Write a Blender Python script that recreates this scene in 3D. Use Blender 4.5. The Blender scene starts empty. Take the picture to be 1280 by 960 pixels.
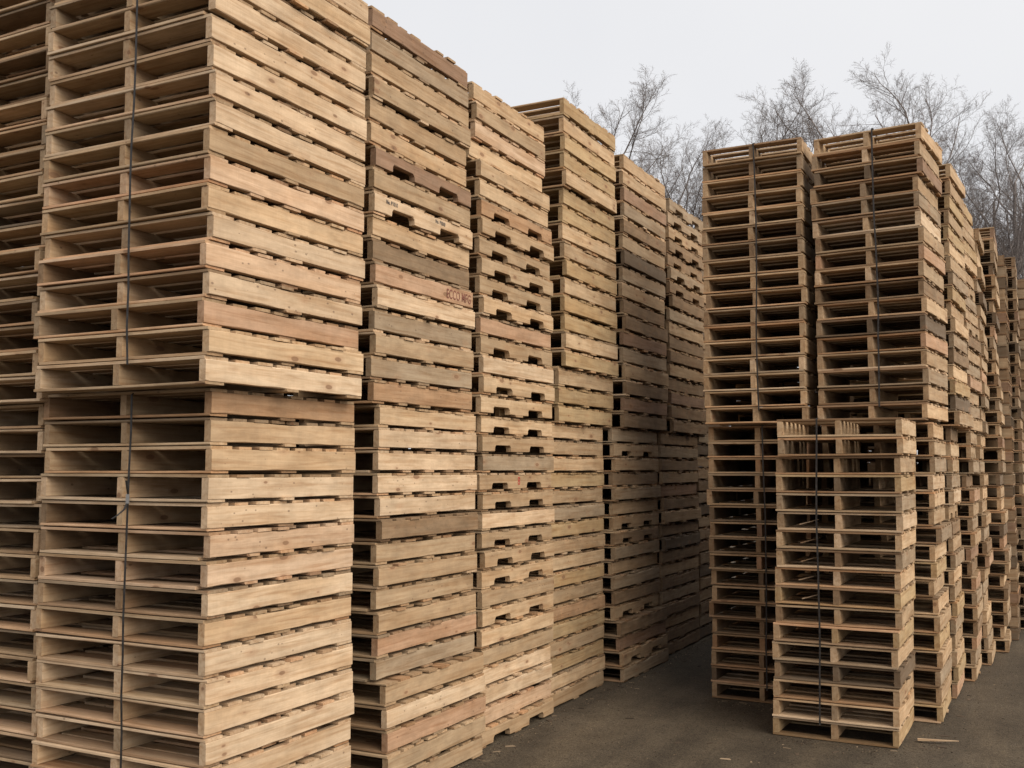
import bpy, math, random
from mathutils import Vector, Matrix
R = math.radians
SC = bpy.context.scene
COL = SC.collection

# ------------------------------------------------------------------ camera
U = 0.12                       # one pallet thickness, the module everything was measured in
EYE = 14.3 * U
cam_d = bpy.data.cameras.new("camera"); cam = bpy.data.objects.new("camera", cam_d); COL.objects.link(cam)
cam_d.sensor_width = 36.0; cam_d.lens = 1292.0 / 1280.0 * 36.0
cam_d.clip_start = 0.05; cam_d.clip_end = 2000
cam.location = (0, 0, EYE)
cam.rotation_euler = (R(90 + 4.646), 0, R(27.34))
SC.camera = cam

# ------------------------------------------------------------------ sky and sun
SUN_EL, SUN_AZ = 36.0, 108.0   # azimuth clockwise from +Y
w = bpy.data.worlds.new("World"); SC.world = w; w.use_nodes = True
nt = w.node_tree; nt.nodes.clear()
out = nt.nodes.new('ShaderNodeOutputWorld'); bg = nt.nodes.new('ShaderNodeBackground')
sky = nt.nodes.new('ShaderNodeTexSky'); sky.sky_type = 'NISHITA'; sky.sun_disc = False
sky.sun_elevation = R(SUN_EL); sky.sun_rotation = R(SUN_AZ); sky.dust_density = 4.0; sky.air_density = 1.0
tc = nt.nodes.new('ShaderNodeTexCoord')
nz = nt.nodes.new('ShaderNodeTexNoise'); nz.inputs['Scale'].default_value = 1.6; nz.inputs['Detail'].default_value = 4
cl = nt.nodes.new('ShaderNodeValToRGB')
cl.color_ramp.elements[0].position = .3; cl.color_ramp.elements[0].color = (7.75, 7.85, 8.2, 1)
cl.color_ramp.elements[1].position = .7; cl.color_ramp.elements[1].color = (8.75, 8.75, 8.9, 1)
mx = nt.nodes.new('ShaderNodeMix'); mx.data_type = 'RGBA'; mx.inputs[0].default_value = 0.95
nt.links.new(tc.outputs['Generated'], nz.inputs['Vector']); nt.links.new(nz.outputs['Fac'], cl.inputs[0])
nt.links.new(sky.outputs[0], mx.inputs[6]); nt.links.new(cl.outputs[0], mx.inputs[7])
nt.links.new(mx.outputs[2], bg.inputs[0]); bg.inputs[1].default_value = 0.074
nt.links.new(bg.outputs[0], out.inputs[0])
sun_d = bpy.data.lights.new("sun", 'SUN'); sun_d.energy = 2.9; sun_d.angle = R(62); sun_d.color = (1.0, .89, .745)
sun = bpy.data.objects.new("sun", sun_d); COL.objects.link(sun)
sdir = Vector((math.sin(R(SUN_AZ)) * math.cos(R(SUN_EL)), math.cos(R(SUN_AZ)) * math.cos(R(SUN_EL)), math.sin(R(SUN_EL))))
sun.rotation_euler = sdir.to_track_quat('Z', 'Y').to_euler(); sun.location = sdir * 50
SC.cycles.diffuse_bounces = 2; SC.cycles.max_bounces = 4
vs = SC.view_settings; SC.display_settings.display_device = 'sRGB'
vs.view_transform = 'Standard'; vs.look = 'None'; vs.exposure = 0.48; vs.gamma = 1; vs.use_curve_mapping = False

# ------------------------------------------------------------------ node helpers
def new_mat(name, rough=.8):
    m = bpy.data.materials.new(name); m.use_nodes = True
    n = m.node_tree; b = n.nodes['Principled BSDF']; b.inputs['Roughness'].default_value = rough
    b.inputs['Specular IOR Level'].default_value = .25
    return m, n, b
def N(n, t, **k):
    o = n.nodes.new(t)
    for a, v in k.items(): setattr(o, a, v)
    return o
def ramp(n, src, stops):
    r = N(n, 'ShaderNodeValToRGB'); e = r.color_ramp.elements
    e[0].position, e[0].color = stops[0][0], (*stops[0][1], 1)
    e[1].position, e[1].color = stops[-1][0], (*stops[-1][1], 1)
    for p_, c in stops[1:-1]:
        x = e.new(p_); x.color = (*c, 1)
    n.links.new(src, r.inputs[0]); return r.outputs[0]
def mixc(n, fac, a, b, mode='MIX'):
    m = N(n, 'ShaderNodeMix', data_type='RGBA', blend_type=mode)
    if isinstance(fac, float): m.inputs[0].default_value = fac
    else: n.links.new(fac, m.inputs[0])
    for i, v in ((6, a), (7, b)):
        if isinstance(v, tuple): m.inputs[i].default_value = (*v, 1)
        else: n.links.new(v, m.inputs[i])
    return m.outputs[2]
def mth(n, op, a, b=0.0, clamp=False):
    m = N(n, 'ShaderNodeMath', operation=op); m.use_clamp = clamp
    for i, v in ((0, a), (1, b)):
        if isinstance(v, (int, float)): m.inputs[i].default_value = v
        else: n.links.new(v, m.inputs[i])
    return m.outputs[0]
def vscale(n, src, s):
    m = N(n, 'ShaderNodeVectorMath', operation='MULTIPLY'); m.inputs[1].default_value = s
    n.links.new(src, m.inputs[0]); return m.outputs[0]

# ------------------------------------------------------------------ sawn pine
def wood_material():
    m, n, b = new_mat('rough_sawn_pine', .82)
    at = N(n, 'ShaderNodeAttribute', attribute_name='grain'); at.attribute_type = 'GEOMETRY'
    oi = N(n, 'ShaderNodeObjectInfo')
    cmb = N(n, 'ShaderNodeCombineXYZ'); n.links.new(mth(n, 'MULTIPLY', oi.outputs['Random'], 37.0), cmb.inputs[0])
    n.links.new(mth(n, 'MULTIPLY', oi.outputs['Random'], 91.0), cmb.inputs[2])
    ad = N(n, 'ShaderNodeVectorMath', operation='ADD'); n.links.new(at.outputs['Vector'], ad.inputs[0]); n.links.new(cmb.outputs[0], ad.inputs[1])
    g = ad.outputs[0]
    # long wavy grain lines
    n0 = N(n, 'ShaderNodeTexNoise'); n0.inputs['Scale'].default_value = 1; n0.inputs['Detail'].default_value = 2
    n.links.new(vscale(n, g, (1.6, 9, 9)), n0.inputs['Vector'])
    n1 = N(n, 'ShaderNodeTexNoise'); n1.inputs['Scale'].default_value = 1; n1.inputs['Detail'].default_value = 3; n1.inputs['Roughness'].default_value = .65
    n1.inputs['Distortion'].default_value = .5
    n.links.new(vscale(n, g, (2.2, 48, 48)), n1.inputs['Vector'])
    n2 = N(n, 'ShaderNodeTexNoise'); n2.inputs['Scale'].default_value = 1; n2.inputs['Detail'].default_value = 4; n2.inputs['Roughness'].default_value = .7
    n.links.new(vscale(n, g, (7, 14, 14)), n2.inputs['Vector'])
    tone = N(n, 'ShaderNodeAttribute', attribute_name='tone'); tone.attribute_type = 'GEOMETRY'
    tint = N(n, 'ShaderNodeAttribute', attribute_name='tint'); tint.attribute_type = 'GEOMETRY'
    endg = N(n, 'ShaderNodeAttribute', attribute_name='endgrain'); endg.attribute_type = 'GEOMETRY'
    base = mixc(n, 1.0, oi.outputs['Color'], tint.outputs['Color'], 'MULTIPLY')
    tr = ramp(n, tone.outputs['Fac'], [(0, (.55, .48, .43)), (.14, (.76, .69, .62)), (.32, (.95, .93, .90)), (.62, (1.02, 1.02, 1.0)), (.82, (1.04, .9, .80)), (1, (1.0, .82, .70))])
    base = mixc(n, 1.0, base, tr, 'MULTIPLY')
    base = mixc(n, 1.0, base, ramp(n, n1.outputs['Fac'], [(.28, (.72, .62, .53)), (.46, (.93, .90, .87)), (.56, (1.02, 1.02, 1.02)), (.75, (1.12, 1.13, 1.14))]), 'MULTIPLY')
    base = mixc(n, 1.0, base, ramp(n, n0.outputs['Fac'], [(.3, (.88, .82, .75)), (.5, (1, 1, 1)), (.72, (1.05, 1.04, 1.03))]), 'MULTIPLY')
    # knots
    vo = N(n, 'ShaderNodeTexVoronoi'); vo.inputs['Scale'].default_value = 1; vo.inputs['Randomness'].default_value = 1
    n.links.new(vscale(n, g, (6.5, 15, 15)), vo.inputs['Vector'])
    sx = N(n, 'ShaderNodeSeparateColor'); n.links.new(vo.outputs['Color'], sx.inputs[0])
    size = mth(n, 'MULTIPLY', mth(n, 'SUBTRACT', sx.outputs[0], .45, True), .42)
    kn = mth(n, 'MULTIPLY', mth(n, 'SUBTRACT', size, vo.outputs['Distance'], True), 22.0, True)
    base = mixc(n, mth(n, 'MULTIPLY', kn, .78), base, (.13, .07, .04))
    halo = mth(n, 'MULTIPLY', mth(n, 'SUBTRACT', mth(n, 'MULTIPLY', size, 2.1), vo.outputs['Distance'], True), 5.0, True)
    base = mixc(n, mth(n, 'MULTIPLY', halo, .35), base, (.36, .20, .11))
    # saw marks across the board
    n3 = N(n, 'ShaderNodeTexNoise'); n3.inputs['Scale'].default_value = 1; n3.inputs['Detail'].default_value = 1
    n.links.new(vscale(n, g, (170, 5, 5)), n3.inputs['Vector'])
    base = mixc(n, 1.0, base, ramp(n, n3.outputs['Fac'], [(.3, (.972, .970, .968)), (.7, (1.015, 1.015, 1.015))]), 'MULTIPLY')
    # nail heads, specks and small bruises
    vs_ = N(n, 'ShaderNodeTexVoronoi'); vs_.inputs['Scale'].default_value = 1
    n.links.new(vscale(n, g, (22, 34, 34)), vs_.inputs['Vector'])
    s2_ = N(n, 'ShaderNodeSeparateColor'); n.links.new(vs_.outputs['Color'], s2_.inputs[0])
    sp = mth(n, 'MULTIPLY', mth(n, 'SUBTRACT', mth(n, 'MULTIPLY', mth(n, 'SUBTRACT', s2_.outputs[1], .72, True), .75), vs_.outputs['Distance'], True), 25.0, True)
    base = mixc(n, mth(n, 'MULTIPLY', sp, .6), base, (.12, .075, .05))
    # weathering: 1 - alpha of the object colour and of the tint
    wv = mth(n, 'SUBTRACT', 1.0, mth(n, 'MULTIPLY', oi.outputs['Alpha'], tint.outputs['Alpha']))
    blot = ramp(n, n2.outputs['Fac'], [(.36, (0, 0, 0)), (.66, (1, 1, 1))])
    wf = mth(n, 'MULTIPLY', mth(n, 'ADD', mth(n, 'MULTIPLY', wv, .55), mth(n, 'MULTIPLY', mth(n, 'MULTIPLY', blot, 1.0), mth(n, 'ADD', wv, .30))), .9, True)
    base = mixc(n, wf, base, (.12, .084, .052))
    base = mixc(n, mth(n, 'MULTIPLY', endg.outputs['Fac'], .35), base, mixc(n, 1.0, base, (.66, .58, .5), 'MULTIPLY'))
    n.links.new(base, b.inputs['Base Color'])
    bp = N(n, 'ShaderNodeBump'); bp.inputs['Strength'].default_value = .35; bp.inputs['Distance'].default_value = .004
    n.links.new(n1.outputs['Fac'], bp.inputs['Height'])
    n.links.new(bp.outputs[0], b.inputs['Normal'])
    return m
WOOD = wood_material()

# ------------------------------------------------------------------ mesh collector for boards
class Boards:
    def __init__(s): s.v = []; s.f = []; s.g = []; s.t = []; s.c = []; s.e = []
    def sweep(s, rings, rnd, axis, tone, tint=(1, 1, 1, 1), off=None):
        """rings: closed cross sections along the board; grain runs along axis (0 = x, 1 = y)"""
        o = len(s.v); k = len(rings[0])
        off = off or (rnd.uniform(0, 50), rnd.uniform(0, 50), rnd.uniform(0, 50))
        for r in rings:
            for q in r:
                s.v.append(q)
        def gv(q):
            l = q[axis]; a = q[1 - axis]
            return (l + off[0], a + off[1], q[2] + off[2])
        def face(idx, e):
            s.f.append(idx); s.e.append(e); s.t.append(tone); s.c.append(tint)
            for i in idx: s.g.append(gv(s.v[i]))
        for i in range(len(rings) - 1):
            for j in range(k):
                a = o + i * k + j; b_ = o + i * k + (j + 1) % k
                face((a, a + k, b_ + k, b_), 0)
        face(tuple(o + j for j in range(k)), 1)
        face(tuple(o + (len(rings) - 1) * k + j for j in range(k - 1, -1, -1)), 1)
    def add(s, other_mesh_data, mat, tint):
        v, f, g, t, e = other_mesh_data
        o = len(s.v)
        for q in v:
            s.v.append(tuple(mat @ Vector(q)))
        for i, fc in enumerate(f):
            s.f.append(tuple(o + a for a in fc)); s.e.append(e[i]); s.t.append(t[i]); s.c.append(tint)
        s.g.extend(g)
    def mesh(s, name):
        me = bpy.data.meshes.new(name); me.from_pydata(s.v, [], s.f)
        ga = me.attributes.new('grain', 'FLOAT_VECTOR', 'CORNER')
        ga.data.foreach_set('vector', [x for q in s.g for x in q])
        me.attributes.new('tone', 'FLOAT', 'FACE').data.foreach_set('value', s.t)
        me.attributes.new('endgrain', 'FLOAT', 'FACE').data.foreach_set('value', [float(x) for x in s.e])
        ca = me.attributes.new('tint', 'FLOAT_COLOR', 'FACE'); ca.data.foreach_set('color', [x for q in s.c for x in q])
        me.materials.append(WOOD); me.validate(); me.update()
        return me

# pallet frame of reference: right front bottom corner at the origin, body towards -x and +y
TD, SH = .0145, .0905          # board thickness, stringer height
def plank(B, rnd, x0, x1, y0, y1, z0, z1, tone, wav=.0012):
    """deckboard lying along x"""
    rings = []; n = 5
    dy0 = [rnd.uniform(-wav, wav) for _ in range(n)]
    bow = rnd.uniform(-.002, .0012)
    if rnd.random() < .07: x1 -= rnd.uniform(.02, .06)
    wane = rnd.random() < .3
    for i in range(n):
        t = i / (n - 1); x = x0 + (x1 - x0) * t
        if i in (0, n - 1): x += rnd.uniform(-.002, .002)
        z = bow * math.sin(t * math.pi)
        a = y0 + dy0[i]; b_ = y1 + dy0[(i + 2) % n]
        ch = .0012 + (rnd.uniform(0, .004) if wane and i else 0)
        rings.append([(x, a + ch, z0 + z), (x, a, z0 + ch + z), (x, a, z1 - .001 + z), (x, a + .001, z1 + z),
                      (x, b_ - .001, z1 + z), (x, b_, z1 - .001 + z), (x, b_, z0 + z)])
    B.sweep(rings, rnd, 0, tone)
def stringer_data(seed, L, W, notched):
    rnd = random.Random(seed); B = Boards(); rings = []
    hw = .018; nc = []
    ys = [0, .02, .1, .2, .3, .4, .5, .6, .7, .8, .9, .98, 1.0]
    if notched:
        ys = [0, .02, .1, .155, .157, .17, .26, .355, .368, .37, .45, .5, .55, .63, .632, .645, .74, .83, .843, .845, .9, .98, 1.0]
    def cut(t):
        if not notched: return 0
        for a, b_ in ((.157, .368), (.632, .843)):
            if a <= t <= b_: return .026 if (t in (a, b_)) else .040
        return 0
    wob = [rnd.uniform(-.0015, .0015) for _ in range(40)]
    damage = rnd.random() < .3; dq = rnd.uniform(.2, .8)
    bowx = rnd.uniform(-.004, .004)
    for i, t in enumerate(ys):
        y = t * L + (rnd.uniform(-.003, .003) if i in (0, len(ys) - 1) else 0)
        c = cut(t); bx = bowx * math.sin(math.pi * t)
        top = SH - (.007 * max(0, 1 - abs(t - dq) * 6) if damage else 0) + wob[i] * .6
        z0 = TD + c + (0 if c else wob[(i * 7) % 40] * .5); z1 = TD + top - .0006
        w0 = hw + wob[(i + 3) % 40]
        ch = .0016 + (.003 if (i + seed) % 5 == 0 else 0)
        rings.append([(-w0 + bx, y, z0), (-w0 + bx, y, z1 - ch), (-w0 + ch + bx, y, z1), (w0 - ch + bx, y, z1), (w0 + bx, y, z1 - ch), (w0 + bx, y, z0 + ch), (w0 - ch + bx, y, z0)])
    rings = [list(reversed(r)) for r in rings]
    B.sweep(rings, rnd, 1, .45 + rnd.uniform(-.1, .1))
    return B
def deck_data(seed, L, W, top):
    rnd = random.Random(seed); B = Boards()
    if top:
        ws = [rnd.uniform(.10, .135)] + [rnd.uniform(.075, .10) for _ in range(6 if L > .9 else 4)] + [rnd.uniform(.10, .135)]
    else:
        ws = [rnd.uniform(.09, .13), rnd.uniform(.075, .12), rnd.uniform(.09, .13)]
        if seed % 4 == 3: ws = [rnd.uniform(.10, .13), .085, rnd.uniform(.09, .12), .085, rnd.uniform(.10, .13)]
    if L < .9: ws = [x * .86 for x in ws]
    gap = (L - sum(ws)) / (len(ws) - 1); y = rnd.uniform(-.004, .002)
    z0 = TD + SH if top else 0
    for i, ww in enumerate(ws):
        d0 = rnd.gauss(.003, .005); d1 = rnd.gauss(-.005, .005)
        th = TD - rnd.uniform(.0006, .003)
        tone = rnd.random()
        tone = min(1, max(0, rnd.gauss(.5, .24)))
        if top: plank(B, rnd, -W + d0 - .002, .002 + d1, y, y + ww, z0, z0 + th, tone)
        else:   plank(B, rnd, -W + d0 - .002, .002 + d1, y, y + ww, TD - th, TD - .0008, tone)
        y += ww + gap + (rnd.uniform(-.004, .004) if i < len(ws) - 2 else 0)
    return B

KINDS = {'big': (8.6 * U, 8.65 * U), 'small': (6.25 * U, 6.3 * U)}     # width along x, length along y
LIB = {}
for kind, (W, L) in KINDS.items():
    nv = 8 if kind == 'big' else 6
    LIB[kind] = dict(
        top=[deck_data(100 + i, L, W, True) for i in range(nv)],
        bottom=[deck_data(200 + i, L, W, False) for i in range(nv)],
        plain=[stringer_data(300 + i, L, W, False) for i in range(7)],
        notched=[stringer_data(400 + i, L, W, True) for i in range(4)])
RAW = {}; MESH = {}
def lib_mesh(kind, what, i):
    k = (kind, what, i)
    if k not in MESH: MESH[k] = LIB[kind][what][i].mesh({'top': 'top_deck', 'bottom': 'bottom_deck', 'plain': 'stringer', 'notched': 'notched_stringer'}[what])
    return MESH[k]
def lib_raw(kind, what, i):
    b = LIB[kind][what][i]; return (b.v, b.f, b.g, b.t, b.e)

# colours by code: base colour, weathering, words
CODE = {
    'p': ((.585, .445, .31), .00, 'pale cream'), 'y': ((.54, .395, .255), .01, 'yellow tan'), 't': ((.42, .305, .195), .06, 'tan'),
    'g': ((.36, .275, .19), .11, 'greyish tan'), 'b': ((.29, .20, .125), .24, 'mottled brown'), 'k': ((.46, .30, .20), .02, 'pinkish'),
    'q': ((.57, .41, .285), .01, 'faintly pink'),
    'o': ((.41, .26, .155), .06, 'orange brown'), 'r': ((.30, .195, .135), .10, 'reddish brown'), 'd': ((.185, .14, .10), .32, 'dark weathered'),
    'c': ((.44, .32, .185), .04, 'honey coloured')}
ORD = ['', 'first', 'second', 'third', 'fourth', 'fifth', 'sixth', 'seventh', 'eighth', 'ninth', 'tenth', 'eleventh', 'twelfth', 'thirteenth',
       'fourteenth', 'fifteenth', 'sixteenth', 'seventeenth', 'eighteenth', 'nineteenth', 'twentieth']

def tagp(o, **k):
    for a, v in k.items(): o[a] = v
    return o

def rcolor(rnd, code):
    base, we, _ = CODE[code]
    f = rnd.uniform(.93, 1.06); h = rnd.uniform(-.02, .02)
    return (base[0] * f * (1 + h), base[1] * f, base[2] * f * (1 - h), 1 - min(.9, max(0, we + rnd.uniform(-.03, .05))))

protos = {}
def make_pallet(kind, notched):
    root = bpy.data.objects.new('wooden_pallet', None); COL.objects.link(root); root.empty_display_size = .1
    W, L = KINDS[kind]
    parts = []
    for x in (-.019, -W / 2, -W + .019):
        s = bpy.data.objects.new('stringer', lib_mesh(kind, 'notched' if notched else 'plain', 0)); COL.objects.link(s)
        s.parent = root; s.location = (x, 0, 0); parts.append(s)
    for nm, what in (('top_deck', 'top'), ('bottom_deck', 'bottom')):
        s = bpy.data.objects.new(nm, lib_mesh(kind, what, 0)); COL.objects.link(s); s.parent = root; parts.append(s)
    return root, parts

used = set()
def place_pallet(kind, notched, loc, rot, scale, rnd, code, label):
    key = (kind, notched)
    if key not in protos: protos[key] = make_pallet(kind, notched)
    root, parts = protos[key]
    if key in used:
        src_parts = parts
        root = root.copy(); COL.objects.link(root); np_ = []
        for s in src_parts:
            c = s.copy(); c.parent = root; COL.objects.link(c); np_.append(c)
        parts = np_
    used.add(key)
    root.location = loc; root.rotation_euler = (rot[0], rot[1], rot[2]); root.scale = scale
    root['label'] = label; root['category'] = 'pallet'; root['group'] = 'wooden pallets stacked in the yard'
    for i, s in enumerate(parts):
        if i < 3:
            what = 'notched' if notched else 'plain'
            s.data = lib_mesh(kind, what, rnd.randrange(len(LIB[kind][what])))
            c = code if i == 0 or rnd.random() < .4 else rnd.choice('pytgtb' if code in 'ptyk' else 'tgbdt')
            s.color = rcolor(rnd, c)
        else:
            what = 'top' if i == 3 else 'bottom'
            s.data = lib_mesh(kind, what, rnd.randrange(len(LIB[kind][what])))
            c = code if code not in 'kor' else 't'
            if rnd.random() < .35: c = rnd.choice('pyttg')
            s.color = rcolor(rnd, c)
    return root, parts

STUFF = Boards(); 
def stuff_pallet(kind, notched, loc, rot, scale, rnd, code):
    W, L = KINDS[kind]
    M = Matrix.Translation(loc) @ Matrix.Rotation(rot[2], 4, 'Z') @ Matrix.Diagonal((*scale, 1))
    what = 'notched' if notched else 'plain'
    for x in (-.019, -W / 2, -W + .019):
        STUFF.add(lib_raw(kind, what, rnd.randrange(len(LIB[kind][what]))), M @ Matrix.Translation((x, 0, 0)), rcolor(rnd, code))
    for what in ('top', 'bottom'):
        STUFF.add(lib_raw(kind, what, rnd.randrange(len(LIB[kind][what]))), M, rcolor(rnd, code if code not in 'kor' else 't'))

def no_shift(i): return (0, 0)
def load(name, kind, x, y, z0, n, pitch, codes, words, keep, sx=1, sy=1, shift=no_shift, seed=0, jit=.0075, count='top', rotz=0, lean=(0, 0)):
    """one strapped load: codes run from its top pallet down; upper case = notched stringers.
    keep = (first, last) row from the top that is an object of its own; the rest joins the stuff."""
    rnd = random.Random(seed * 7919 + 13); res = {}
    W, L = KINDS[kind]
    for i in range(n):                          # i = 0 is the top pallet
        row = n - 1 - i
        ch = codes[i % len(codes)] if codes else 't'
        notched = ch.isupper(); code = ch.lower()
        dx, dy = shift(i)
        lx = lean[0] * row / max(1, n - 1); ly = lean[1] * row / max(1, n - 1)
        a = R(rnd.gauss(rotz, .38))
        loc = Vector(((x + dx + lx) * U + rnd.gauss(0, jit), (y + dy + ly) * U + rnd.gauss(0, jit), (z0 + row * pitch) * U))
        # turn about the pallet's middle
        cx, cy = -W * sx / 2, L * sy / 2
        loc.x += cx - (cx * math.cos(a) - cy * math.sin(a)); loc.y += cy - (cx * math.sin(a) + cy * math.cos(a))
        sc = (sx, sy, pitch)
        if keep and keep[0] <= i <= keep[1]:
            if count == 'top': pos = 'at the very top' if i == 0 else ORD[i + 1] + ' from the top'
            elif count == 'ground': pos = 'resting on the ground' if row == 0 else ORD[row + 1] + ' off the ground'
            elif count == 'above': pos = ORD[row + 1] + ' above the load seam'
            else: pos = ORD[i + 1] + ' below the load seam'
            nm = CODE[code][2] + (' notched' if notched else '') + ' pallet, ' + pos + ' ' + words
            res[i] = place_pallet(kind, notched, loc, (R(rnd.gauss(0, .10)), R(rnd.gauss(0, .10)), a), sc, rnd, code, nm)
        else:
            stuff_pallet(kind, notched, loc, (0, 0, a), sc, rnd, code)
    return res

# ------------------------------------------------------------------ ground
def ground_material():
    m, n, b = new_mat('worn_dirty_asphalt', .93)
    tc = N(n, 'ShaderNodeTexCoord'); o = tc.outputs['Object']
    def noise(s, d=4, r=.6):
        x = N(n, 'ShaderNodeTexNoise'); x.inputs['Scale'].default_value = s; x.inputs['Detail'].default_value = d; x.inputs['Roughness'].default_value = r
        n.links.new(o, x.inputs['Vector']); return x.outputs['Fac']
    big = noise(.55); mid = noise(4.5, 6, .7); fine = noise(95, 4, .75); grit = noise(38, 3, .7)
    c = ramp(n, big, [(.3, (.062, .049, .035)), (.55, (.086, .069, .049)), (.75, (.112, .091, .066))])
    c = mixc(n, 1.0, c, ramp(n, mid, [(.3, (.70, .68, .66)), (.55, (1, 1, 1)), (.8, (1.22, 1.18, 1.1))]), 'MULTIPLY')
    c = mixc(n, 1.0, c, ramp(n, fine, [(.34, (.45, .43, .42)), (.5, (.98, .98, .98)), (.68, (1.75, 1.7, 1.6))]), 'MULTIPLY')
    c = mixc(n, 1.0, c, ramp(n, grit, [(.32, (.6, .58, .56)), (.48, (1, 1, 1)), (.72, (1.2, 1.2, 1.15))]), 'MULTIPLY')
    tk = N(n, 'ShaderNodeTexNoise'); tk.inputs['Scale'].default_value = 1; tk.inputs['Detail'].default_value = 3
    n.links.new(vscale(n, o, (3.2, .35, 1)), tk.inputs['Vector'])
    c = mixc(n, 1.0, c, ramp(n, tk.outputs['Fac'], [(.36, (.74, .74, .75)), (.5, (1, 1, 1)), (.66, (1.2, 1.18, 1.14))]), 'MULTIPLY')
    n.links.new(c, b.inputs['Base Color'])
    bp = N(n, 'ShaderNodeBump'); bp.inputs['Strength'].default_value = .7; bp.inputs['Distance'].default_value = .012
    n.links.new(mth(n, 'ADD', mth(n, 'MULTIPLY', grit, .8), mth(n, 'ADD', fine, mid)), bp.inputs['Height']); n.links.new(bp.outputs[0], b.inputs['Normal'])
    return m
gm = bpy.data.meshes.new('ground')
GS = 900
gm.from_pydata([(-GS, -GS, 0), (GS, -GS, 0), (GS, GS, 0), (-GS, GS, 0)], [], [(0, 1, 2, 3)]); gm.materials.append(ground_material())
ground = bpy.data.objects.new('ground', gm); COL.objects.link(ground); ground['kind'] = 'structure'

# ------------------------------------------------------------------ stacks: the long row on the left
G0 = .035   # the lowest boards press into a little grit
Zg = 0.02
S1U = 'of the big stack nearest the camera'
load('a', 'big', -25.95, 27.3, Zg, 17, 1.005, 'oyyppqqpyppppppyt', S1U, (0, 13), count='below', seed=1, sy=.975)
load('b', 'big', -25.15, 26.2, Zg + 17.1, 17, 1.0, ''.join(reversed('pykpqpyqtppppppyp')), S1U, (1, 16), count='above', seed=2, sy=1.04, sx=.985)
S0U = 'of the stack left of the nearest one'
load('c', 'big', -35.05, 27.75, Zg, 17, .99, 'yptpgtypptytpptgt', S0U, (0, 13), count='below', seed=3)
load('d', 'big', -34.35, 26.75, Zg + 16.83, 17, 1.0, 'tgybtpgtydtypgtyp', S0U, (2, 16), count='above', seed=4)
S2U = 'of the second stack in the left row'
s2 = load('e', 'big', -26.0, 37.2, Zg + 17.1, 17, 1.055, 'rgtttyRtPybkpgtgo', S2U, (0, 16), seed=5, jit=.010,
     shift=lambda i: (0, 0) if i > 11 else ((-.12, 0) if i > 5 else (-.22, -.1)))
load('f', 'big', -26.0, 37.7, Zg, 17, 1.005, 'yppppbttttkgtpktt', S2U, (0, 16), count='ground', seed=6, jit=.010,
     shift=lambda i: (.42, .1) if i > 11 else (0, 0))
S3U = 'of the third stack in the left row'
s3 = load('g', 'big', -26.0, 46.9, Zg + 17.05, 17, 1.05, 'ytqyyyOTTTTYkTpYY', S3U, (0, 16), seed=7, jit=.009,
     shift=lambda i: (-.42, -.15) if i < 4 else ((-.1, 0) if i < 6 else (0, 0)))
s3l = load('h', 'big', -26.1, 47.1, Zg, 17, 1.002, 'YTgTTpTTYtYytppqT', S3U, (0, 16), count='ground', seed=8, jit=.009)
S4U = 'of the fourth stack in the left row'
load('i', 'big', -26.0, 57.3, Zg + 17, 18, 1.13, 'cyccyccytcyccyctcc', S4U, (0, 17), seed=9, shift=lambda i: (-.2, -.3) if i > 14 else (0, 0))
load('j', 'big', -26.55, 56.1, Zg, 17, 1.0, 'ytyctgctyctoctcyt', S4U, (0, 16), count='ground', seed=10)
S5U = 'of the fifth stack in the left row'
load('k', 'big', -26.0, 67.4, Zg + 17, 17, 1.15, 'ttrgbtdgtbbrgtbrb', S5U, (0, 16), seed=11, sy=1.05, jit=.011)
load('l', 'big', -26.25, 65.8, Zg, 17, 1.0, 'gTtbgtTBgtgbTbrTg', S5U, (0, 16), count='ground', seed=12, sy=1.05, jit=.011,
     shift=lambda i: (.55, 0) if i > 12 else (0, 0))
S6U = 'of the farthest stack in the left row'
load('m', 'big', -26.0, 77.3, Zg + 17, 17, 1.10, 'GGTBBGBbgtbbtbrbb', S6U, (0, 16), seed=13, sy=1.06, jit=.011)
load('n', 'big', -26.1, 75.4, Zg, 17, 1.0, 'bgbtrbtbdbtbgbtbb', S6U, (0, 6), count='ground', seed=14, sy=1.06, jit=.011)
# stacks out of sight that close the view through the openings
load('o', 'big', -35.3, 37.8, Zg, 34, 1.0, 'tgtbgtyt', '', None, seed=15)
load('p', 'big', -26.2, 84.9, Zg, 34, 1.02, 'tbgdt', '', None, seed=16, sy=1.05)
load('pp', 'big', -35.4, 71.0, Zg, 34, 1.03, 'tbgdt', '', None, seed=17, sy=1.05)
load('pq', 'big', -35.4, 80.4, Zg, 34, 1.03, 'tbgdt', '', None, seed=18, sy=1.05)
load('pr', 'big', -29.0, 95.0, Zg, 34, 1.03, 'tbgdt', '', None, seed=19, sy=1.05, rotz=90)

# ------------------------------------------------------------------ stacks on the right
AU = 'of the tall narrow stack beside the aisle'
load('q', 'small', -12.75, 63.2, Zg + 17, 17, 1.03, 'tgtytbgtytgtyptyt', AU, (0, 16), seed=21, jit=.009)
load('r', 'small', -12.9, 64.2, Zg, 17, .995, 'tkogtdrbkgtgbotgt', AU, (0, 16), count='ground', seed=22, jit=.009)
BU = 'of the tall stack directly behind the short one'
load('s', 'small', -5.6, 63.15, Zg + 17, 17, 1.02, 'ytrtgptktbydktgty', BU, (0, 16), seed=23, jit=.009, rotz=-5,
     shift=lambda i: (-.12, 0) if i in (3, 4, 5) else (0, 0))
load('t', 'small', -5.75, 63.6, Zg, 17, .995, 'ytgpytgyctytcygtc', BU, (0, 16), count='ground', seed=24, jit=.010)
SU = 'of the short front stack'
load('u', 'small', -7.2, 57.0, Zg, 17, .995, 'yytcgpygyctcydtyc', SU, (0, 16), seed=25, jit=.0055, sx=1.03, lean=(.55, -.3))
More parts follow.
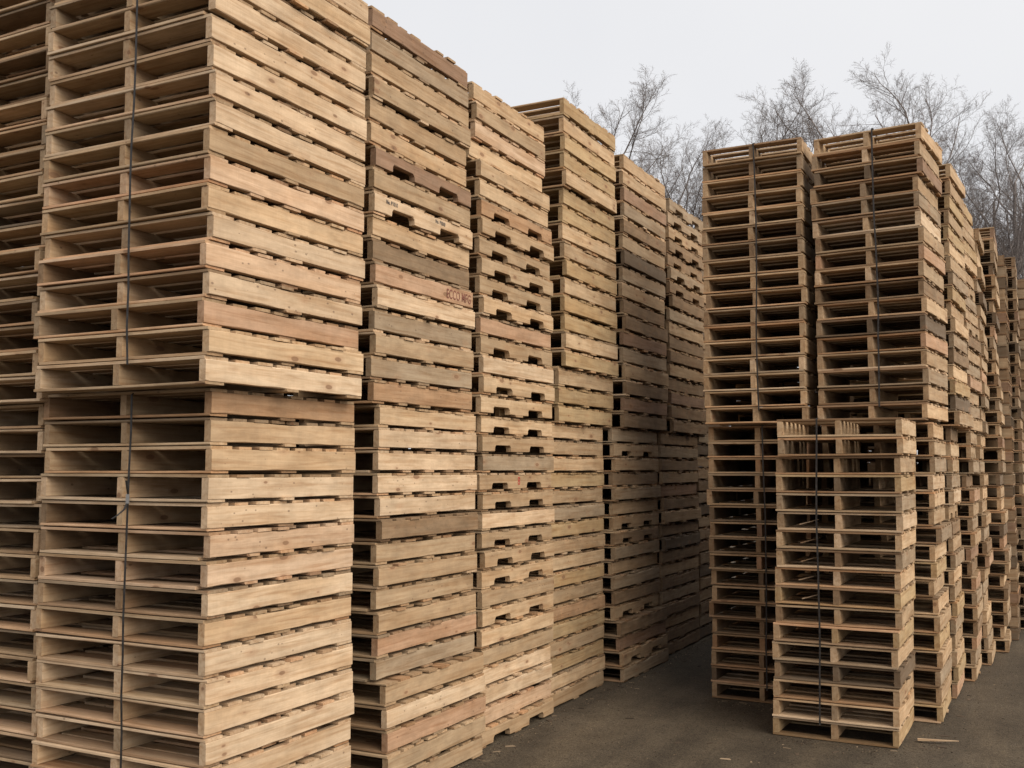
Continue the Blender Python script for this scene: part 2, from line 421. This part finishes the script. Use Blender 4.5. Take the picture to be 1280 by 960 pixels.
CU = 'of the next stack behind the right tall one'
load('v', 'small', -4.75, 70.4, Zg + 16.9, 17, .985, 'ytctcytgctygbycdt', CU, (0, 6), seed=26, jit=.010, rotz=-4)
load('w', 'small', -5.4, 70.6, Zg, 17, .995, 'bytgpTbtgytcgtyck', '', None, seed=27, jit=.011)
load('x', 'small', -4.45, 77.3, Zg + 16.8, 17, .96, 'cttcytTgtTbtgktgt', '', None, seed=28, jit=.011, rotz=-4)
load('y', 'small', -4.7, 77.2, Zg, 17, .99, 'tTgbktgtrbkgtbkgt', '', None, seed=29, jit=.014)
load('z', 'small', -4.0, 83.5, Zg + 16.8, 16, .96, 'ttytgdtgtttktgtgt', '', None, seed=30, jit=.014)
load('aa', 'small', -4.3, 83.8, Zg, 17, .99, 'ytgtyttgbktgtytgt', '', None, seed=31, jit=.014)
load('ab', 'small', -3.2, 90.2, Zg, 34, .988, 'rtgdtytdkgtybtgyt', '', None, seed=32, jit=.016)
load('ad', 'small', -2.7, 96.9, Zg, 33, .985, 'bgdtbr', '', None, seed=34, rotz=90)  # added and turned crosswise so no sky light leaks through the row
load('af', 'small', -2.0, 103.6, Zg, 34, .985, 'bgdtbr', '', None, seed=36)
load('ag', 'small', -1.2, 110.3, Zg, 33, .985, 'bgdtb', '', None, seed=37, rotz=90)
load('ah', 'small', -.4, 117.0, Zg, 34, .985, 'bgdtb', '', None, seed=38)
load('ae', 'small', -10.2, 90.4, Zg, 34, .985, 'tgbt', '', None, seed=35, rotz=90)  # unseen crosswise stack, added to block sky behind the openings
load('ac', 'small', -12.9, 70.2, Zg, 34, .995, 'tgbtgdt', '', None, seed=33, jit=.012)  # out of sight, put in to keep the openings before it dark

sm = STUFF.mesh('stacked_pallets')
so = bpy.data.objects.new('stacked_pallets', sm); COL.objects.link(so)
tagp(so, kind='stuff', label='many more weathered pallets stacked high beyond and beneath the nearer ones', category='pallets')

# ------------------------------------------------------------------ lettering on the stringers
def ink(name, c, rough=.8):
    m, n, b = new_mat(name, rough)
    tc = N(n, 'ShaderNodeTexCoord'); x = N(n, 'ShaderNodeTexNoise'); x.inputs['Scale'].default_value = 90; x.inputs['Detail'].default_value = 3
    n.links.new(tc.outputs['Object'], x.inputs['Vector'])
    n.links.new(ramp(n, x.outputs['Fac'], [(.35, c), (.7, tuple(min(1, v * 2.2 + .03) for v in c))]), b.inputs['Base Color']); return m
INK_R = ink('faded_red_ink', (.12, .045, .03)); INK_B = ink('black_ink', (.05, .045, .045))
def stamp(parts, text, yfrac, z, size, mat, kind='big', sx=1.0):
    W, L = KINDS[kind]; s = parts[0]
    cu = bpy.data.curves.new('stamp', 'FONT'); cu.body = text; cu.size = size; cu.extrude = .0003; cu.space_character = 1.05; cu.offset = .0006
    to = bpy.data.objects.new('stamp_curve', cu); COL.objects.link(to)
    bpy.context.view_layer.update()
    me = bpy.data.meshes.new_from_object(to.evaluated_get(bpy.context.evaluated_depsgraph_get()))
    bpy.data.objects.remove(to); me.materials.clear(); me.materials.append(mat); me.name = 'stamp'
    o = bpy.data.objects.new('stamp', me); COL.objects.link(o); o.parent = s
    o.rotation_euler = (R(90), 0, R(90)); vv = [v.co for v in s.data.vertices if v.co.z > TD + .04 and v.co.x > 0]
    wid = max(v.co.x for v in me.vertices) * sx; ya, yb = yfrac * L, yfrac * L + wid
    near = sorted(vv, key=lambda c: min(abs(c.y - ya), abs(c.y - (ya + yb) / 2), abs(c.y - yb)))[:10]
    o.location = (max(c.x for c in near) + .0008, yfrac * L, z); o.scale = (sx, 1, 1)
    return o
if 11 in s2: stamp(s2[11][1], 'ECCO MFG', .70, TD + .020, .075, INK_R, sx=.74)
if 8 in s2:
    stamp(s2[8][1], 'No. P1010', .10, TD + .058, .030, INK_B, sx=.8)
    stamp(s2[8][1], 'No. P1010', .58, TD + .058, .030, INK_B, sx=.8)
if 3 in s3l:
    o = stamp(s3l[3][1], '8', .50, TD + .025, .075, INK_R); o.data.materials[0] = ink('red_paint', (.22, .03, .02))

# ------------------------------------------------------------------ strapping
sm_, n_, b_ = new_mat('black_plastic_strap', .45)
tcx = N(n_, 'ShaderNodeTexCoord'); nx = N(n_, 'ShaderNodeTexNoise'); nx.inputs['Scale'].default_value = 40
n_.links.new(tcx.outputs['Object'], nx.inputs['Vector'])
n_.links.new(ramp(n_, nx.outputs['Fac'], [(.3, (.018, .016, .015)), (.7, (.045, .04, .037))]), b_.inputs['Base Color'])
STRAP = sm_
def ribbon(pts, wdt, th, closed=False):
    """band of width wdt along x following pts (list of (x,y,z)) in a y-z plane"""
    v = []; f = []; n = len(pts); P = [Vector(q) for q in pts]
    for i in range(n):
        a = P[(i - 1) % n] if closed or i else P[i]; c = P[(i + 1) % n] if closed or i < n - 1 else P[i]
        d1 = (P[i] - a).normalized() if (P[i] - a).length > 1e-6 else Vector((0, 0, 0))
        d2 = (c - P[i]).normalized() if (c - P[i]).length > 1e-6 else Vector((0, 0, 0))
        t = (d1 + d2).normalized(); nn = Vector((0, -t.z, t.y))
        for sgn, k in ((-1, -1), (1, -1), (1, 1), (-1, 1)):
            q = P[i] + Vector((sgn * wdt / 2, 0, 0)) + nn * (k * th / 2); v.append(tuple(q))
    m = n if closed else n - 1
    for i in range(m):
        for j in range(4):
            a = i * 4 + j; b2 = i * 4 + (j + 1) % 4; c2 = ((i + 1) % n) * 4 + (j + 1) % 4; d = ((i + 1) % n) * 4 + j
            f.append((a, b2, c2, d))
    if not closed: f += [(3, 2, 1, 0), tuple((n - 1) * 4 + j for j in range(4))]
    return v, f
def mesh_obj(name, v, f, mat, parent=None):
    me = bpy.data.meshes.new(name); me.from_pydata(v, [], f); me.materials.append(mat); me.update()
    o = bpy.data.objects.new(name, me); COL.objects.link(o); o.parent = parent; return o
def strap(x, y0, L, z0, z1, label, slant=0, seed=0, tail=None, lead=(0, 0)):
    """loop round a load: up its front, over the top, down the back, in under the lowest deck"""
    r = random.Random(seed); x *= U; y0 *= U; z0 *= U; z1 *= U
    root = bpy.data.objects.new('strap', None); COL.objects.link(root); root.location = (x, y0, z0); root.empty_display_size = .05
    H_ = z1 - z0; pts = []
    fy = -.016
    ns = 12
    for i in range(ns + 1):
        t = i / ns; pts.append((slant * (1 - t) + r.uniform(-.002, .002) + .006 * math.sin(t * 7 + seed), fy + lead[0] * (1 - t) + lead[1] * t + r.uniform(-.003, .001), .098 + (H_ - .098) * t))
    pts[-1] = (pts[-1][0], pts[-1][1], H_ - .004)
    pts += [(0, -.004 + lead[1], H_ + .004), (0, .2, H_ + .0035), (0, L * U - .2, H_ + .0035), (0, L * U + .012, H_ + .002), (0, L * U + .02, H_ - .02)]
    for i in range(1, 5): pts.append((slant * i / 4, L * U + .02, H_ - (H_ - .098) * i / 4))
    pts += [(slant, L * U - .1, .100), (slant, L * U * .5, .101), (slant, .1, .100)]
    v, f = ribbon(pts, .0115, .0016, True)
    mesh_obj('band', v, f, STRAP, root)
    # crimped seal
    def seal(z):
        t = (z - .098) / (H_ - .098); yy = fy + lead[0] * (1 - t) + lead[1] * t
        v2, f2 = ribbon([(slant * (1 - t), yy - .003, z), (slant * (1 - t), yy - .003, z + .02), (slant * (1 - t), yy - .003, z + .04)], .019, .0035)
        mesh_obj('seal', v2, f2, SEAL, root)
    if tail:
        seal(tail)
        t = (tail - .098) / (H_ - .098); yy = fy + lead[0] * (1 - t) + lead[1] * t - .006; xx = slant * (1 - t)
        v3, f3 = ribbon([(xx, yy, tail), (xx - .004, yy - .010, tail - .025), (xx - .022, yy - .03, tail - .05), (xx - .05, yy - .035, tail - .066)], .012, .0015)
        mesh_obj('loose_end', v3, f3, STRAP, root)
        v3, f3 = ribbon([(xx + .004, yy, tail + .045), (xx + .012, yy - .014, tail + .075), (xx + .016, yy - .022, tail + .10)], .012, .0015)
        mesh_obj('loose_end', v3, f3, STRAP, root)
    root['label'] = label; root['category'] = 'strap'; root['group'] = 'black straps bound round the loads'
SEAL, _n, _b = new_mat('worn_steel_seal', .5); _b.inputs['Base Color'].default_value = (.35, .34, .33, 1); _b.inputs['Metallic'].default_value = .7
strap(-29.65, 27.2, 8.7, Zg, Zg + 16.98, 'black strap with a knotted loose end down the lower load of the nearest stack', seed=1, tail=13.0 * U)
strap(-28.75, 26.1, 9.3, Zg + 17.1, Zg + 34.08, 'black strap down the upper load of the nearest big stack', seed=2)
strap(-15.58, 63.1, 6.5, Zg + 17, Zg + 34.5, 'thin black strap on the upper load of the tall stack left of centre right', seed=3)
strap(-15.6, 64.1, 6.5, Zg, Zg + 16.9, 'thin black strap on the lower load partly hidden behind the short stack', seed=4)
strap(-8.5, 62.9, 6.5, Zg + 17, Zg + 34.3, 'black strap down the upper load right behind the short stack', seed=5)
strap(-10.9, 56.9, 6.6, Zg, Zg + 16.9, 'black strap running down the front of the short stack', seed=6, lead=(0, -.036), slant=-.03)

# ------------------------------------------------------------------ splinters
def splinter(name, x, y, z, L, wd, th, az, tiltx, label=None, code='p'):
    B = Boards(); rnd = random.Random(int(x * 100)); rings = []
    for i in range(6):
        t = i / 5; w_ = wd * (1 - .75 * t) * (1 + rnd.uniform(-.15, .15)); h_ = th * (1 - .6 * t)
        yy = rnd.uniform(-.004, .004)
        rings.append([(t * L, -w_ / 2 + yy, 0), (t * L, -w_ / 2 + yy, h_), (t * L, w_ / 2 + yy, h_ * .8), (t * L, w_ / 2 + yy, 0)])
    B.sweep(rings, rnd, 0, .5)
    o = bpy.data.objects.new(name, B.mesh(name)); COL.objects.link(o)
    o.location = (x, y, z); o.rotation_euler = (0, tiltx, az); o.color = rcolor(rnd, code)
    if label: tagp(o, label=label, category='splinter', group='broken slivers of wood')
    return o
splinter('wood_splinter', -6.6 * U, 59.0 * U, .012, .24, .034, .012, R(8), R(-3), 'broken board sliver lying on the asphalt at the foot of the short stack')
rs = random.Random(5)
for k, (row, ln) in enumerate(((5, .13), (6, .13), (7, .11), (8, .10), (9, .11))):
    zz = (Zg + (16 - row) * .995) * U
    o = splinter('wood_splinter', -12.15 * U + rs.uniform(-.01, .01), 57.4 * U + rs.uniform(0, .02), zz + .03, ln, .014, .008, R(20), R(-16), None)
    tagp(o, label='split pale sliver sticking up inside the ' + ORD[row + 1] + ' pallet from the top of the short stack', category='splinter', group='broken slivers of wood')
# chips and crumbs of bark strewn over the yard: nobody could count them
cv = []; cf = []; rc = random.Random(77)
for k in range(4200):
    d = rc.uniform(4.2, 13); a = R(27.34 - rc.uniform(-10, 30))
    x = -math.sin(a) * d + 0; y = math.cos(a) * d
    if k % 3 == 0:      # swept up against the feet of the stacks
        d2 = rc.random()
        if rc.random() < .6: x, y = (-26 + abs(rc.gauss(0, .9))) * U, (44 + d2 * 44) * U
        else: x, y = rc.choice(((-13.8 + d2 * 7, 56.7 - abs(rc.gauss(0, .8))), (-6.6 + abs(rc.gauss(0, .9)), 57 + d2 * 28), (-19.5 + d2 * 6, 63.9 - abs(rc.gauss(0, .8)))));  x *= U; y *= U
    L_ = rc.uniform(.003, .012) if rc.random() < .95 else rc.uniform(.015, .07); w_ = L_ * rc.uniform(.2, .7); h_ = rc.uniform(.0015, .005); th = rc.uniform(0, math.pi)
    o = len(cv); c, s = math.cos(th), math.sin(th)
    for (u, v_) in ((-1, -.6), (1, -1), (.7, 1), (-.8, .7)):
        for zz in (0.0005, h_): cv.append((x + (u * L_ * c - v_ * w_ * s) / 2, y + (u * L_ * s + v_ * w_ * c) / 2, zz))
    cf += [(o + 1, o + 3, o + 5, o + 7), (o, o + 2, o + 3, o + 1), (o + 2, o + 4, o + 5, o + 3), (o + 4, o + 6, o + 7, o + 5), (o + 6, o, o + 1, o + 7)]
cm, n2_, b2_ = new_mat('bark_and_chip_crumbs', .9)
gx = N(n2_, 'ShaderNodeNewGeometry'); n2_.links.new(ramp(n2_, gx.outputs['Random Per Island'], [(0, (.03, .022, .016)), (.7, (.09, .065, .045)), (.93, (.2, .15, .1)), (1, (.4, .3, .2))]), b2_.inputs['Base Color'])
ch = mesh_obj('wood_chips', cv, cf, cm); tagp(ch, kind='stuff', label='wood chips and bark crumbs strewn over the asphalt', category='debris')

# ------------------------------------------------------------------ bare trees
BARK, nb, bb = new_mat('grey_brown_bark', .95)
tb = N(nb, 'ShaderNodeTexCoord'); nbz = N(nb, 'ShaderNodeTexNoise'); nbz.inputs['Scale'].default_value = 6; nbz.inputs['Detail'].default_value = 5
nb.links.new(tb.outputs['Object'], nbz.inputs['Vector'])
nb.links.new(ramp(nb, nbz.outputs['Fac'], [(.3, (.12, .10, .095)), (.7, (.22, .195, .185))]), bb.inputs['Base Color'])
def tree_mesh(seed, Ht, spread):
    rnd = random.Random(seed)
    T = ([], []); C = ([], [])
    def tube(dst, pts, rads, k):
        v, f = dst; o = len(v)
        for i, p_ in enumerate(pts):
            a = pts[max(0, i - 1)]; c = pts[min(len(pts) - 1, i + 1)]; t = (c - a).normalized()
            u = t.orthogonal().normalized(); w_ = t.cross(u)
            for j in range(k):
                an = 2 * math.pi * j / k; v.append(tuple(p_ + (u * math.cos(an) + w_ * math.sin(an)) * rads[i]))
        for i in range(len(pts) - 1):
            for j in range(k):
                a = o + i * k + j; b2 = o + i * k + (j + 1) % k; f.append((a, b2, b2 + k, a + k))
    def path(p0, d, L, seg, wob, up):
        pts = [p0.copy()]; d = d.normalized()
        for i in range(seg):
            d = (d + Vector((rnd.gauss(0, wob), rnd.gauss(0, wob), rnd.gauss(0, wob) + up))).normalized()
            pts.append(pts[-1] + d * (L / seg))
        return pts, d
    def child_dir(d, ang):
        u = d.orthogonal().normalized(); u.rotate(Matrix.Rotation(rnd.uniform(0, 2 * math.pi), 3, d))
        return (d * math.cos(ang) + u * math.sin(ang)).normalized()
    def grow(p0, d, L, r, lev):
        seg = (9, 7, 5, 4, 3)[lev]; wob = (.035, .13, .17, .20, .24)[lev]; up = (.02, .10, .07, .05, .03)[lev]
        pts, _ = path(p0, d, L, seg, wob, up)
        tip = (.25, .25, .3, .4, .6)[lev]
        rads = [r * (1 - (1 - tip) * i / seg) for i in range(seg + 1)]
        tube(T if lev == 0 else C, pts, rads, (8, 5, 4, 3, 3)[lev])
        if lev == 4: return
        nchild = (rnd.randint(13, 15), rnd.randint(9, 11), rnd.randint(9, 11), rnd.randint(8, 10))[lev]
        for c in range(nchild):
            lo = (.28, .22, .12, .1)[lev]
            t = lo + (1 - lo) * (c + rnd.random()) / nchild; q = t * seg; i = min(seg - 1, int(q)); p_ = pts[i].lerp(pts[i + 1], q - i)
            dd = (pts[i + 1] - pts[i]).normalized()
            cd = child_dir(dd, R(rnd.uniform(24, 55)) * (spread if lev == 0 else 1))
            if lev == 0: cl_ = L * rnd.uniform(.36, .50) * (1.1 - .85 * max(0, t - .3))
            else: cl_ = L * rnd.uniform(.36, .55) * (1.1 - .5 * t)
            cr = max(.0028, min(rads[i] * .6, r * (.42, .42, .4, .5)[lev]) * rnd.uniform(.7, 1))
            grow(p_, cd, cl_, cr, lev + 1)
    grow(Vector((0, 0, -.05)), Vector((rnd.uniform(-.04, .04), rnd.uniform(-.04, .04), 1)), Ht * .86, Ht * .011, 0)
    hmax = max(q[2] for q in C[0]); s = Ht / hmax
    ms = []
    for nm, (v, f) in (('trunk', T), ('crown', C)):
        me = bpy.data.meshes.new(nm); me.from_pydata([(a * s, b2 * s, c * s) for a, b2, c in v], [], f); me.materials.append(BARK); me.update()
        for p_ in me.polygons: p_.use_smooth = True
        ms.append(me)
    return ms
TV = [tree_mesh(11, 15, 1.0), tree_mesh(23, 15, .8), tree_mesh(37, 15, 1.1), tree_mesh(41, 15, .9)]
tree0 = None
def tree(x, y, h, v, rz, label, group='bare trees beyond the pallet stacks'):
    root = bpy.data.objects.new('bare_tree', None); COL.objects.link(root); root.location = (x, y, 0); root.rotation_euler = (0, 0, rz)
    s = h * .95 / 15.0; root.scale = (s * 1.15, s * 1.15, s)
    for nm, me in zip(('trunk', 'crown'), TV[v]):
        o = bpy.data.objects.new(nm, me); COL.objects.link(o); o.parent = root
    tagp(root, label=label, category='tree', group=group)
TR = [
    (-17.1, 36.0, 17.2, 3, 0.3, 'faint bare tree whose top barely shows over the third stack'),
    (-14.9, 36.0, 18.2, 1, 1.1, 'tall bare tree with a straight leader above the fourth stack'),
    (-11.2, 34.0, 14.6, 0, 2.0, 'lower dense bare tree above the fifth and sixth left stacks'),
    (-9.4, 35.0, 15.2, 2, 3.1, 'bare spreading tree left over the tall stack left of the short one'),
    (-7.9, 34.0, 15.6, 3, 0.2, 'bare tree rising over the gap between the two tall right stacks'),
    (-5.2, 34.5, 15.9, 1, 4.0, 'slim bare tree standing above the left half of the right tall stack'),
    (-2.9, 31.5, 14.6, 0, 5.2, 'broad bare tree above the right corner of the right tall stack'),
    (-1.6, 30.0, 12.2, 2, 2.6, 'bare tree with thick forked limbs behind the far right stacks'),
    (-0.6, 33.0, 13.2, 3, 1.7, 'bare tree at the right edge behind the lowest far stack'),
]
for t in TR: tree(*t)
BACK = [(-16.2, 43, 16.2, 0, .8), (-10.9, 43, 15.8, 1, 5.1), (-6.2, 42, 16.6, 3, 2.7), (-13.3, 44, 15, 3, .5), (-8.6, 45, 16.5, 0, 2.2), (-3.6, 43, 15.5, 2, 1.2), (1.6, 40, 14.5, 1, 3.3), (4.5, 36, 14, 0, .9), (.6, 34, 11.5, 2, 4.4), (7.5, 40, 15, 3, 2.9), (-1.9, 38, 14, 1, 5.8)]
for x, y, h, v, rz in BACK:
    tree(x, y, h, v, rz, 'thin bare tree in the hazy line standing behind the front trees', 'bare trees in the hazy back line')
# tangle of thin undergrowth under the trees
uv = []; uf = []; ru = random.Random(9)
for k in range(2600):
    x = ru.uniform(-14, 26); y = ru.uniform(40, 50); h = ru.uniform(.8, 3.4); r_ = ru.uniform(.006, .016); lx = ru.gauss(0, .35); ly = ru.gauss(0, .35); o = len(uv)
    for t in (0, .5, 1):
        for j in range(3):
            an = j * 2.094; uv.append((x + lx * t * t + math.cos(an) * r_ * (1 - .6 * t), y + ly * t * t + math.sin(an) * r_ * (1 - .6 * t), h * t))
    for i in range(2):
        for j in range(3): uf.append((o + i * 3 + j, o + i * 3 + (j + 1) % 3, o + (i + 1) * 3 + (j + 1) % 3, o + (i + 1) * 3 + j))
ug = mesh_obj('undergrowth', uv, uf, BARK); tagp(ug, kind='stuff', label='leafless brush at the foot of the tree line', category='brush')
